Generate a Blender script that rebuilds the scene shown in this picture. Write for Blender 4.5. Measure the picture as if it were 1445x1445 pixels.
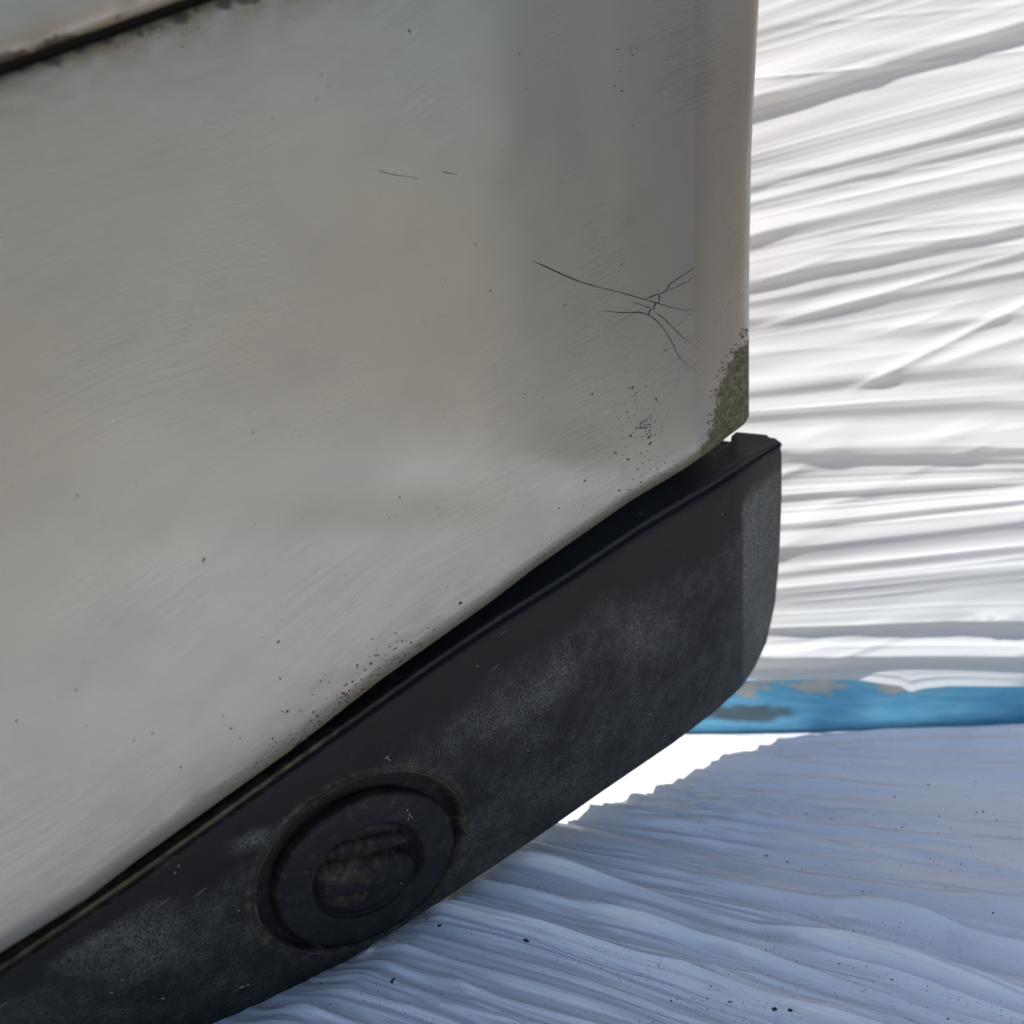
import bpy, math, random
import numpy as np
from mathutils import Vector

for o in list(bpy.data.objects):
    bpy.data.objects.remove(o)
SC = bpy.context.scene
COL = SC.collection
rad = math.radians

# ------------------------------------------------------------------ camera
CAM_H, PITCH, TAN = 0.38, rad(15.0), math.tan(rad(22.5))
cam_d = bpy.data.cameras.new('camera')
cam_d.sensor_width = 36.0
cam_d.lens = 18.0 / TAN
cam_d.clip_start = 0.01
cam_d.clip_end = 200.0
cam_d.dof.use_dof = True
cam_d.dof.focus_distance = 0.60
cam_d.dof.aperture_fstop = 8.0
cam = bpy.data.objects.new('camera', cam_d)
COL.objects.link(cam)
cam.location = (0, 0, CAM_H)
cam.rotation_euler = (rad(90) - PITCH, 0, 0)
SC.camera = cam
SC.render.resolution_x = SC.render.resolution_y = 1024

# ------------------------------------------------------------------ light
SUN_TO = Vector((-0.60, -0.085, 0.81)).normalized()      # towards the sun
world = bpy.data.worlds.new('World')
SC.world = world
world.use_nodes = True
wn = world.node_tree
bg = wn.nodes['Background']
sky = wn.nodes.new('ShaderNodeTexSky')
sky.sky_type = 'NISHITA'
sky.sun_disc = False
sky.sun_elevation = math.asin(SUN_TO.z)
sky.sun_rotation = math.atan2(SUN_TO.x, SUN_TO.y)
wn.links.new(sky.outputs[0], bg.inputs[0])
bg.inputs[1].default_value = 0.12
sun_d = bpy.data.lights.new('sun', 'SUN')
sun_d.energy = 5.0
sun_d.angle = rad(0.5)
sun_d.color = (1.0, 0.965, 0.92)
sun = bpy.data.objects.new('sun', sun_d)
COL.objects.link(sun)
sun.rotation_euler = SUN_TO.to_track_quat('Z', 'Y').to_euler()
SC.view_settings.view_transform = 'Standard'
SC.view_settings.look = 'None'
SC.view_settings.gamma = 1.0
SC.view_settings.exposure = 0.62

# ------------------------------------------------------------------ maths helpers
CP, SP = math.cos(PITCH), math.sin(PITCH)
S_PX = 2 * TAN / 1445.0
MMPX = 0.0003                                            # about this many metres per photo pixel on the bumper


def rays(px, py):
    """Directions from the eye point for survey coordinates."""
    px = np.asarray(px, float); py = np.asarray(py, float)
    x = (px - 722.5) * S_PX
    up = -(py - 722.5) * S_PX
    return np.stack([x, CP + SP * up, CP * up - SP + 0 * x], -1)


EYE = np.array([0, 0, CAM_H])
N = np.array([0.617, -0.787, 0.0]); N /= np.linalg.norm(N)
U = np.array([0.734, 0.576, 0.36]); U /= np.linalg.norm(U)
V = np.cross(N, U)
if V[2] < 0:
    V = -V
# the bumper face plane: N.P = PC ; it touches the ground sheet near the lower left
PC = -0.440


def on_face(px, py, off=0.0):
    d = rays(px, py)
    t = (PC + off - EYE @ N) / (d @ N)
    P = EYE + d * t[..., None]
    return P


def on_floor(px, py, z=0.0):
    d = rays(px, py)
    t = (z - CAM_H) / d[..., 2]
    return EYE + d * t[..., None]


def hsh(ix, iy, seed):
    h = np.sin(ix * 127.1 + iy * 311.7 + seed * 74.7) * 43758.5453
    return h - np.floor(h)


def vnoise(x, y, seed=0):
    x = np.asarray(x, float); y = np.asarray(y, float)
    ix = np.floor(x); iy = np.floor(y)
    fx = x - ix; fy = y - iy
    fx = fx * fx * fx * (fx * (fx * 6 - 15) + 10); fy = fy * fy * fy * (fy * (fy * 6 - 15) + 10)
    a = hsh(ix, iy, seed); b = hsh(ix + 1, iy, seed)
    c = hsh(ix, iy + 1, seed); d = hsh(ix + 1, iy + 1, seed)
    return (a + (b - a) * fx) * (1 - fy) + (c + (d - c) * fx) * fy


def fbm(x, y, seed=0, octs=4):
    s = 0; a = 0.5; tot = 0
    for k in range(octs):
        s = s + a * vnoise(x * 2 ** k, y * 2 ** k, seed + k * 7); tot += a; a *= 0.5
    return s / tot


def sst(x, a, b):
    t = np.clip((x - a) / (b - a), 0, 1)
    return t * t * (3 - 2 * t)


def curve(pts, n=400, smooth=5):
    """Smoothed polyline resampled in n points, parameter = share of the x or y range."""
    p = np.array(pts, float)
    d = np.r_[0, np.cumsum(np.hypot(*np.diff(p, axis=0).T))]
    t = np.linspace(0, d[-1], n)
    q = np.stack([np.interp(t, d, p[:, 0]), np.interp(t, d, p[:, 1])], 1)
    for _ in range(smooth):
        q[1:-1] = 0.25 * q[:-2] + 0.5 * q[1:-1] + 0.25 * q[2:]
    return q


def samp(q, t):
    s = np.linspace(0, 1, len(q))
    return np.stack([np.interp(t, s, q[:, 0]), np.interp(t, s, q[:, 1])], -1)


def coons(top, bottom, left, right, nu, nv, vdist=None, udist=None):
    u = np.linspace(0, 1, nu) if udist is None else udist
    v = np.linspace(0, 1, nv) if vdist is None else vdist
    T, B, L, R = samp(top, u), samp(bottom, u), samp(left, v), samp(right, v)
    uu, vv = np.meshgrid(u, v)
    uu = uu[..., None]; vv = vv[..., None]
    P = (1 - vv) * T[None] + vv * B[None] + (1 - uu) * L[:, None] + uu * R[:, None] \
        - ((1 - uu) * (1 - vv) * T[0] + uu * (1 - vv) * T[-1] + (1 - uu) * vv * B[0] + uu * vv * B[-1])
    return P


# ------------------------------------------------------------------ object helpers
def tag(o, label=None, cat=None, group=None, kind=None):
    if label: o['label'] = label
    if cat: o['category'] = cat
    if group: o['group'] = group
    if kind: o['kind'] = kind
    return o


def thing(name, label, cat, loc):
    o = bpy.data.objects.new(name, None)
    COL.objects.link(o)
    o.location = loc
    o.empty_display_size = 0.05
    return tag(o, label, cat)


def world_loc(o):
    v = Vector((0, 0, 0))
    while o is not None:
        v += o.location
        o = o.parent
    return v


def link_mesh(name, verts, faces, mat, parent=None, smooth=True):
    verts = np.asarray(verts, float).reshape(-1, 3)
    if parent is not None:
        verts = verts - np.array(world_loc(parent))
    me = bpy.data.meshes.new(name)
    me.from_pydata(verts.tolist(), [], faces if isinstance(faces, list) else faces.tolist())
    if smooth:
        me.polygons.foreach_set('use_smooth', np.ones(len(me.polygons), bool))
    me.materials.append(mat)
    me.update()
    o = bpy.data.objects.new(name, me)
    COL.objects.link(o)
    if parent is not None:
        o.parent = parent
    return o


def grid_faces(nv, nu, wrap=False):
    idx = np.arange(nv * nu).reshape(nv, nu)
    if wrap:
        idx = np.concatenate([idx, idx[:, :1]], 1)
    a = idx[:-1, :-1]; b = idx[1:, :-1]; c = idx[1:, 1:]; d = idx[:-1, 1:]
    return np.stack([a, b, c, d], -1).reshape(-1, 4)


def set_uv(o, uv):
    me = o.data
    lay = me.uv_layers.new(name='UVMap')
    li = np.empty(len(me.loops), np.int32)
    me.loops.foreach_get('vertex_index', li)
    lay.data.foreach_set('uv', np.asarray(uv, np.float32).reshape(-1, 2)[li].ravel())


def set_attr(o, name, rgb):
    a = o.data.attributes.new(name, 'FLOAT_COLOR', 'POINT')
    rgb = np.asarray(rgb, np.float32).reshape(-1, 3)
    a.data.foreach_set('color', np.concatenate([rgb, np.ones((len(rgb), 1), np.float32)], 1).ravel())


def solidify(o, th, off=-1.0):
    m = o.modifiers.new('thickness', 'SOLIDIFY')
    m.thickness = th; m.offset = off
    m.use_even_offset = False


def tri_ok(faces, keep):
    return faces[keep]


# ------------------------------------------------------------------ node helpers
class NT:
    def __init__(s, name):
        s.m = bpy.data.materials.new(name)
        s.m.use_nodes = True
        s.t = s.m.node_tree
        s.b = s.t.nodes['Principled BSDF']
        s.out = s.t.nodes['Material Output']

    def n(s, typ, **kw):
        nd = s.t.nodes.new(typ)
        for k, v in kw.items():
            setattr(nd, k, v)
        return nd

    def put(s, sock, v):
        if isinstance(v, bpy.types.NodeSocket):
            s.t.links.new(v, sock)
        elif isinstance(v, (tuple, list)) and len(v) == 3 and sock.type == 'RGBA':
            sock.default_value = (*v, 1)
        else:
            sock.default_value = v

    def math(s, op, a, b=0.5, clamp=False):
        nd = s.n('ShaderNodeMath', operation=op, use_clamp=clamp)
        s.put(nd.inputs[0], a); s.put(nd.inputs[1], b)
        return nd.outputs[0]

    def mix(s, f, a, b, mode='MIX'):
        nd = s.n('ShaderNodeMix', data_type='RGBA', blend_type=mode)
        s.put(nd.inputs[0], f); s.put(nd.inputs[6], a); s.put(nd.inputs[7], b)
        return nd.outputs[2]

    def uv(s):
        return s.n('ShaderNodeTexCoord').outputs['UV']

    def obj(s):
        return s.n('ShaderNodeTexCoord').outputs['Object']

    def map(s, v, scale=(1, 1, 1), rot=(0, 0, 0), loc=(0, 0, 0)):
        nd = s.n('ShaderNodeMapping')
        s.put(nd.inputs['Vector'], v)
        nd.inputs['Scale'].default_value = scale
        nd.inputs['Rotation'].default_value = rot
        nd.inputs['Location'].default_value = loc
        return nd.outputs[0]

    def noise(s, v, scale, detail=4, rough=0.55, dist=0.0):
        nd = s.n('ShaderNodeTexNoise')
        s.put(nd.inputs['Vector'], v)
        nd.inputs['Scale'].default_value = scale
        nd.inputs['Detail'].default_value = detail
        nd.inputs['Roughness'].default_value = rough
        nd.inputs['Distortion'].default_value = dist
        return nd.outputs[0]

    def ramp(s, f, a, b, lo=0.0, hi=1.0):
        nd = s.n('ShaderNodeMapRange', interpolation_type='SMOOTHSTEP')
        s.put(nd.inputs[0], f)
        nd.inputs[1].default_value = a; nd.inputs[2].default_value = b
        nd.inputs[3].default_value = lo; nd.inputs[4].default_value = hi
        return nd.outputs[0]

    def voro(s, v, scale, feature='DISTANCE_TO_EDGE', rnd=1.0):
        nd = s.n('ShaderNodeTexVoronoi', feature=feature)
        s.put(nd.inputs['Vector'], v)
        nd.inputs['Scale'].default_value = scale
        nd.inputs['Randomness'].default_value = rnd
        return nd.outputs[0]

    def bump(s, h, strength, dist, nrm=None):
        nd = s.n('ShaderNodeBump')
        nd.inputs['Strength'].default_value = strength
        nd.inputs['Distance'].default_value = dist
        s.put(nd.inputs['Height'], h)
        if nrm is not None:
            s.put(nd.inputs['Normal'], nrm)
        return nd.outputs[0]

    def attr(s, name):
        nd = s.n('ShaderNodeAttribute', attribute_name=name)
        sp = s.n('ShaderNodeSeparateColor')
        s.t.links.new(nd.outputs['Color'], sp.inputs[0])
        return sp.outputs[0], sp.outputs[1], sp.outputs[2]

    def set(s, **kw):
        for k, v in kw.items():
            s.put(s.b.inputs[k.replace('_', ' ')], v)
        return s.m


# ------------------------------------------------------------------ materials
def mat_paint(name, base=(0.272, 0.250, 0.208)):
    m = NT(name)
    uv = m.uv()
    alg, brn, pol = m.attr('wear')
    # polishing swirls: fine scratches laid in several directions, each where its own cloud lets it show
    warp = m.n('ShaderNodeVectorMath', operation='MULTIPLY_ADD')
    wz = m.n('ShaderNodeTexNoise'); m.put(wz.inputs['Vector'], uv); wz.inputs['Scale'].default_value = 5.0
    wz.inputs['Detail'].default_value = 1.0
    m.t.links.new(wz.outputs['Color'], warp.inputs[0])
    warp.inputs[1].default_value = (0.055, 0.055, 0)
    m.put(warp.inputs[2], uv)
    wv = warp.outputs[0]
    acc = None
    for k, (ang, sx, sy) in enumerate([(8, 22, 1300), (38, 26, 1500), (55, 26, 1500), (27, 20, 1200), (78, 24, 1300)]):
        st = m.noise(m.map(wv, (sx, sy, 1), (0, 0, -rad(ang)), (k * 3.1, k, 0)), 1.0, 3, 0.6)
        st = m.ramp(st, 0.38, 0.66)
        msk = m.ramp(m.noise(m.map(uv, (1, 1, 1), (0, 0, 0), (k * 7.3, k * 2.1, 0)), 7.0, 2), 0.48, 0.62)
        st = m.math('MULTIPLY', m.math('SUBTRACT', st, 0.5), msk)
        acc = st if acc is None else m.math('ADD', acc, st)
    flake = m.noise(uv, 1600, 1)
    cloud = m.noise(uv, 9, 5, 0.6)
    film = m.noise(m.map(uv, (1, 1.8, 1), (0, 0, rad(-30))), 22, 5, 0.62)
    c = m.mix(m.ramp(cloud, 0.3, 0.7), tuple(x * 0.95 for x in base), tuple(x * 1.05 for x in base))
    c = m.mix(m.ramp(film, 0.42, 0.75, 0, 0.35), c, (0.225, 0.205, 0.170))
    c = m.mix(m.math('MULTIPLY', m.ramp(acc, 0.05, 0.6), 0.14), c, (0.13, 0.12, 0.105))
    c = m.mix(m.ramp(flake, 0.35, 0.7, 0, 0.10), c, (0.19, 0.185, 0.175))
    # small dark fly specks scattered in the paint
    spk = m.voro(uv, 60, 'F1')
    spm = m.math('MULTIPLY', m.ramp(spk, 0.03, 0.055, 1, 0), m.ramp(m.noise(uv, 24, 2), 0.56, 0.60))
    c = m.mix(m.math('MULTIPLY', spm, 0.75), c, (0.05, 0.045, 0.035))
    # brown grime along the joints
    gn = m.noise(uv, 95, 6, 0.7)
    gn2 = m.noise(m.map(uv, (1, 3.2, 1), (0, 0, rad(-33))), 60, 6, 0.7)
    g = m.math('MULTIPLY', brn, m.ramp(gn2, 0.28, 0.62, 0.25, 1.0))
    c = m.mix(m.math('MULTIPLY', g, 0.9), c, (0.150, 0.110, 0.058))
    g2 = m.ramp(m.math('ADD', m.math('MULTIPLY', brn, 0.55), gn), 1.00, 1.10)
    c = m.mix(m.math('MULTIPLY', g2, 0.9), c, (0.035, 0.026, 0.014))
    # algae crust at the corner
    an = m.noise(m.map(uv, (1.25, 0.8, 1), (0, 0, 0.3)), 150, 7, 0.72)
    a = m.ramp(m.math('ADD', m.math('MULTIPLY', alg, 0.85), an), 0.78, 0.90)
    ac = m.mix(m.ramp(m.noise(uv, 190, 5, 0.7), 0.35, 0.68), (0.040, 0.036, 0.012), (0.150, 0.122, 0.060))
    c = m.mix(m.math('MULTIPLY', a, 0.93), c, ac)
    rough = m.math('ADD', 0.31, m.math('MULTIPLY', m.ramp(film, 0.3, 0.7), 0.08))
    rough = m.math('ADD', rough, m.math('MULTIPLY', acc, 0.12))
    rough = m.math('ADD', rough, m.math('MULTIPLY', m.math('MAXIMUM', a, g), 0.45), True)
    clean = m.math('SUBTRACT', 1.0, m.math('MAXIMUM', m.math('MULTIPLY', a, 0.95), m.math('MULTIPLY', g, 0.9)), True)
    h = m.math('ADD', m.math('MULTIPLY', acc, 0.00003), m.math('MULTIPLY', flake, 0.00002))
    h = m.math('ADD', h, m.math('MULTIPLY', m.math('MULTIPLY', a, m.noise(uv, 420, 4)), 0.0011))
    h = m.math('ADD', h, m.math('MULTIPLY', m.noise(uv, 11, 2), 0.0012))
    nb = m.bump(h, 0.8, 1.0)
    return m.set(Base_Color=c, Roughness=rough, Metallic=m.math('MULTIPLY', clean, 0.5), Normal=nb, Coat_Weight=clean, Coat_Roughness=0.20, Coat_IOR=1.62, Coat_Normal=m.bump(m.math('MULTIPLY', m.noise(uv, 11, 2), 0.0012), 0.8, 1.0))


def mat_plastic(name, grain=1.0, base=(0.0125, 0.0119, 0.0108)):
    m = NT(name)
    uv = m.uv()
    chalk_light, dirt, green = m.attr('wear')
    warpuv = m.mix(0.006, uv, m.noise(uv, 160, 2))
    e = m.voro(warpuv, 520)
    lines = m.ramp(e, 0.05, 0.22, 1.0, 0.0)
    n1 = m.noise(uv, 28, 6, 0.68)
    n2 = m.noise(uv, 130, 5, 0.65)
    cl = m.ramp(m.math('ADD', m.math('MULTIPLY', chalk_light, 0.62), m.math('ADD', m.math('ADD', m.math('MULTIPLY', n1, 0.36), 0.09), m.math('MULTIPLY', n2, 0.25))), 0.50, 0.95)
    f = m.math('MULTIPLY', cl, m.math('ADD', m.math('MULTIPLY', lines, 0.85 * grain), 0.40 - 0.2 * grain))
    c = m.mix(f, base, (0.19, 0.185, 0.172))
    c = m.mix(m.math('MULTIPLY', green, 0.35), c, (0.035, 0.045, 0.038))
    dn = m.ramp(m.math('ADD', m.math('MULTIPLY', dirt, 0.8), m.noise(uv, 210, 6, 0.7)), 0.62, 1.02)
    c = m.mix(m.math('MULTIPLY', dn, 0.85), c, m.mix(m.ramp(n2, 0.35, 0.65), (0.045, 0.035, 0.018), (0.13, 0.105, 0.068)))
    # pale scuffs and nicks
    sc = m.noise(m.map(uv, (45, 500, 1), (0, 0, rad(-38))), 1.0, 2, 0.5)
    scm = m.math('MULTIPLY', m.ramp(sc, 0.69, 0.76), m.ramp(m.noise(uv, 34, 2), 0.52, 0.60))
    c = m.mix(m.math('MULTIPLY', scm, 0.45), c, (0.25, 0.245, 0.23))
    dot = m.math('MULTIPLY', m.ramp(m.voro(uv, 150, 'F1'), 0.05, 0.09, 1, 0), m.ramp(m.noise(uv, 50, 1), 0.60, 0.66))
    c = m.mix(m.math('MULTIPLY', dot, 0.6), c, (0.33, 0.31, 0.27))
    h = m.math('ADD', m.math('MULTIPLY', m.ramp(e, 0.0, 0.3), -0.00010 * grain), m.math('MULTIPLY', n2, 0.00035))
    nb = m.bump(h, 0.9, 1.0)
    r = m.math('ADD', 0.50, m.math('MULTIPLY', n1, 0.22))
    r = m.math('ADD', r, m.math('MULTIPLY', dn, 0.25), True)
    return m.set(Base_Color=c, Roughness=r, Normal=nb, Specular_IOR_Level=0.22)


def mat_film(name, tint=(0.86, 0.865, 0.87), dust=0.0, rough=0.30, transl=0.22, fine=1.0, spec=0.5):
    m = NT(name)
    uv = m.uv()
    c = m.mix(m.ramp(m.noise(uv, 9, 4), 0.35, 0.7, 0, 0.5), tint, tuple(x * 0.94 for x in tint))
    if dust > 0:
        # dust collects in patches, with finer pepper-like grit
        d = m.ramp(m.noise(m.map(uv, (1, 3, 1), (0, 0, 0)), 14, 6, 0.7), 0.5, 0.8)
        c = m.mix(m.math('MULTIPLY', d, dust), c, (0.42, 0.40, 0.37))
        v = m.voro(uv, 420, 'F1')
        s = m.math('MULTIPLY', m.ramp(v, 0.10, 0.22, 1, 0), m.ramp(m.noise(m.map(uv, (1, 2.2, 1), (0, 0, 0.15)), 30, 4, 0.65), 0.52, 0.66))
        c = m.mix(m.math('MULTIPLY', s, 0.75), c, (0.06, 0.055, 0.05))
    # fine draw lines of stretched film
    ln = m.noise(m.map(uv, (6, 260, 1)), 1.0, 4, 0.6)
    ln2 = m.noise(m.map(uv, (14, 900, 1), loc=(4, 2, 0)), 1.0, 2, 0.6)
    h = m.math('ADD', m.math('MULTIPLY', ln, 0.0011 * fine), m.math('MULTIPLY', ln2, 0.00022 * fine))
    nb = m.bump(h, 0.55, 1.0)
    m.set(Base_Color=c, Roughness=rough, Normal=nb, Specular_IOR_Level=spec)
    tr = m.n('ShaderNodeBsdfTranslucent')
    m.put(tr.inputs[0], c); m.put(tr.inputs[1], nb)
    mx = m.n('ShaderNodeMixShader')
    mx.inputs[0].default_value = transl
    m.t.links.new(m.b.outputs[0], mx.inputs[1]); m.t.links.new(tr.outputs[0], mx.inputs[2])
    m.t.links.new(mx.outputs[0], m.out.inputs[0])
    return m.m


def mat_simple(name, col, rough=0.7, nscale=30, var=0.25, bump=0.0005, metallic=0.0):
    m = NT(name)
    ob = m.obj()
    n = m.noise(ob, nscale, 6, 0.65)
    c = m.mix(n, tuple(x * (1 - var) for x in col), tuple(min(1, x * (1 + var)) for x in col))
    return m.set(Base_Color=c, Roughness=rough, Metallic=metallic, Normal=m.bump(m.math('MULTIPLY', n, bump), 1.0, 1.0))


def mat_blue():
    m = NT('worn_blue_paint')
    uv = m.uv()
    ch, sm, _ = m.attr('wear')
    n = m.noise(m.map(uv, (1, 2.2, 1), (0, 0, 0.35)), 42, 6, 0.66)
    worn = m.ramp(m.math('ADD', m.math('MULTIPLY', ch, 0.45), n), 0.74, 0.82)
    c = m.mix(m.ramp(m.noise(m.map(uv, (1, 5, 1)), 45, 5), 0.3, 0.7), (0.10, 0.37, 0.57), (0.17, 0.47, 0.65))
    c = m.mix(m.ramp(m.noise(m.map(uv, (1, 8, 1)), 90, 5, 0.7), 0.52, 0.78, 0, 0.5), c, (0.24, 0.36, 0.43))
    c = m.mix(m.math('MULTIPLY', worn, 0.75), c, (0.58, 0.46, 0.33))
    s = m.ramp(m.math('ADD', m.math('MULTIPLY', sm, 0.7), m.math('MULTIPLY', m.noise(m.map(uv, (1, 2.5, 1)), 80, 5), 0.5)), 0.50, 0.85)
    c = m.mix(m.math('MULTIPLY', s, 0.85), c, (0.055, 0.06, 0.06))
    h = m.math('SUBTRACT', m.math('MULTIPLY', m.noise(m.map(uv, (1, 14, 1)), 40, 5), 0.0006), m.math('MULTIPLY', worn, 0.0003))
    return m.set(Base_Color=c, Roughness=0.55, Normal=m.bump(h, 1.0, 1.0))


M_PAINT = mat_paint('silver_paint')
M_PLAST = mat_plastic('grained_black_plastic')
M_CAP = mat_plastic('smooth_black_plastic', 0.0, (0.013, 0.0130, 0.0135))
M_CRACK = mat_simple('crack_black', (0.012, 0.011, 0.010), 0.9)
M_SPECK = mat_simple('speck_brown', (0.065, 0.046, 0.022), 0.9, 300)
M_GAP = mat_simple('gap_black', (0.010, 0.009, 0.007), 0.95)
M_CHIP = mat_simple('bare_chip', (0.42, 0.41, 0.39), 0.7, 300)
M_TAB = mat_simple('beige_foam', (0.62, 0.55, 0.42), 0.9)
M_WRAP = mat_film('stretch_film', (0.92, 0.925, 0.905), 0, 0.17, 0.50, 0.2)
M_SHEET = mat_film('ground_film', (0.82, 0.825, 0.84), 0.30, 0.10, 0.10, 1.0, 1.0)
M_BLUE = mat_blue()
M_BOX = mat_simple('brown_cardboard', (0.30, 0.18, 0.10), 0.85, 60)
M_GRIT = mat_simple('dark_grit', (0.035, 0.033, 0.032), 0.9, 400, 0.5)
M_GROUND = mat_simple('sandy_ground', (0.34, 0.285, 0.21), 0.95, 6, 0.3, 0.004)

# ------------------------------------------------------------------ ground
def sheet(name, x0, x1, y0, y1, z, n, mat, amp=0.0):
    xs = np.linspace(x0, x1, n); ys = np.linspace(y0, y1, n)
    X, Y = np.meshgrid(xs, ys)
    Z = z + amp * (fbm(X * 1.3, Y * 1.3, 3) - 0.5)
    o = link_mesh(name, np.stack([X, Y, Z], -1), grid_faces(n, n)[:, ::-1], mat)
    set_uv(o, np.stack([X, Y], -1))
    return o


gnd = sheet('ground', -60, 60, -60, 60, -0.05, 160, M_GROUND, 0.0)
tag(gnd, kind='structure')

# ------------------------------------------------------------------ plastic sheet on the ground (folds fan out from under the bumper)
def slopes_floor(y0):
    return np.interp(y0, [1000, 1040, 1090, 1150, 1230, 1330, 1450, 1700, 2200],
                     [0.00, 0.01, 0.03, 0.09, 0.19, 0.28, 0.33, 0.36, 0.38])


def fold_sum(L, X, folds):
    """folds: (centre, width above, width below, height, x_start, x_end) in survey units."""
    h = np.zeros_like(L)
    for (c, wa, wb, a, x0, x1) in folds:
        d = L - c
        w = np.where(d < 0, wa, wb)
        g = np.exp(-np.abs(d / w) ** 1.6)
        env = sst(X, x0 - 80, x0 + 60) * (1 - sst(X, x1 - 60, x1 + 80))
        h += a * g * env
    return h


rng = np.random.RandomState(5)
nu, nv = 340, 900
xs = np.linspace(-60, 1720, nu)
y0s = np.concatenate([np.linspace(1036, 1470, 700), np.linspace(1471, 1900, 200)])
X, Y0 = np.meshgrid(xs, y0s)
PY = Y0 + slopes_floor(Y0) * (X - 1000) + 0.00004 * (X - 1000) ** 2 * sst(Y0, 1150, 1300)
# at far left the strands bunch together
PY = np.maximum(PY, 1036 + 0.03 * (Y0 - 1036))
P = on_floor(X, PY)
Lw = Y0 + 5 * (vnoise(X / 420, Y0 / 60, 4) - 0.5) + 1.0 * (vnoise(X / 120, Y0 / 30, 14) - 0.5)
ff = [(1052, 12, 14, 0.008, 950, 1900), (1090, 12, 9, 0.0045, 880, 1500), (1110, 5, 6, 0.003, 900, 1300),
      (1128, 7, 6, 0.0035, 800, 1250), (1146, 5, 5, 0.003, 850, 1450), (1164, 7, 5, 0.0045, 780, 1200),
      (1182, 8, 7, 0.006, 700, 1150), (1200, 6, 5, 0.003, 900, 1700), (1222, 16, 8, 0.007, 600, 1900),
      (1246, 5, 4, 0.003, 900, 1500), (1262, 14, 7, 0.007, 500, 1900), (1290, 8, 5, 0.0025, 640, 1300),
      (1314, 26, 5, 0.009, 500, 1900), (1330, 6, 5, 0.003, 850, 1500), (1366, 34, 6, 0.0100, 400, 1900),
      (1384, 6, 5, 0.003, 300, 800), (1418, 30, 7, 0.0085, 300, 1900), (1446, 10, 7, 0.005, 300, 1100)]
for k in range(16):
    ff.append((1480 + k * 26 + rng.uniform(-6, 6), 14, 8, rng.uniform(0.004, 0.008), 0, 1900))
H = fold_sum(Lw, X, ff) * (0.35 + 0.9 * vnoise(X / 260, Lw / 30, 201))
def ridged0(a, b, seed):
    return (1 - np.abs(2 * vnoise(a, b, seed) - 1)) ** 1.8


Lb = Y0 - 0.05 * (X - 1000) + 2.5 * (vnoise(X / 220, Y0 / 40, 64) - 0.5)
mid = ridged0(Lw / 30.0, X / 800, 31) * 0.0052 * vnoise(X / 330, Lw / 70, 41) + ridged0(Lw / 12.0, X / 300, 33) * 0.0022 * sst(vnoise(X / 240, Lw / 40, 43), 0.35, 0.8) \
    + ridged0(Lb / 15.0, X / 260, 35) * 0.0030 * sst(vnoise(X / 180, Lb / 50, 45), 0.5, 0.85)
mid += ridged0(Lw / 10.0, X / 700, 47) ** 2 * 0.0030 * (0.3 + vnoise(X / 380, Lw / 50, 48)) + ridged0(Lw / 22.0, X / 800, 49) ** 2 * 0.0040 \
    + (vnoise(Lw / 4.6, X / 260, 37) - 0.5) * 0.00045 + (vnoise(Lw / 30.0, X / 420, 77) - 0.5) * 0.005
# crumple near the sunlit patch
cr = np.exp(-((X - 1010) / 150) ** 2 - ((PY - 1130) / 60) ** 2)
mid += cr * 0.0050 * (fbm(X / 60, Lw / 7, 51, 3) - 0.45) * 2
H = H + mid
H += 0.0022 * (fbm(X / 500, (PY - 0.05 * X) / 34, 101, 2) - 0.5) + 0.003 * (fbm(X / 600, (PY - 0.34 * X) / 46, 103, 2) - 0.5)
H *= 0.85 + 0.35 * sst(PY, 1180, 1330)
# pressed flat where the bumper lies on it
trim_line = np.interp(X, [-200, 0, 150, 330, 480, 640, 760, 850, 950], [1545, 1535, 1510, 1446, 1362, 1260, 1180, 1117, 1049])
press = sst(PY - trim_line, -10, 80 - 40 * sst(X, 500, 700)) * (1 - sst(X, 700, 780)) + sst(X, 700, 780)
H = H * (0.12 + 0.88 * press)
rise = sst(X, 1020, 1460) * 0.009 * (1 - sst(Y0, 1036, 1120))
back = 1 - sst(Y0, 1036, 1052)
P[..., 2] = 0.001 + np.maximum(H, -0.0005) * (1 - 0.8 * back) + rise - 0.002 * back
P[..., 1] += 0
film = thing('ground_sheet', 'dusty crinkled white plastic sheet spread on the ground beneath the bumper', 'plastic sheet', (0.2, 0.6, 0))
o = link_mesh('creased_film', P, grid_faces(nv, nu), M_SHEET, film)
set_uv(o, np.stack([X * 0.0006, Lw * 0.0009], -1))
# the flat rest of the sheet around and under it
xs2 = np.linspace(-1.0, 1.2, 260); ys2 = np.linspace(-0.45, 0.80, 200)
X2, Y2 = np.meshgrid(xs2, ys2)
Z2 = -0.012 + 0.010 * fbm(X2 * 2, Y2 * 22 + X2 * 5, 8)
o = link_mesh('outer_film', np.stack([X2, Y2, Z2], -1), grid_faces(200, 260)[:, ::-1], M_SHEET, film)
set_uv(o, np.stack([X2, Y2], -1))

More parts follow.
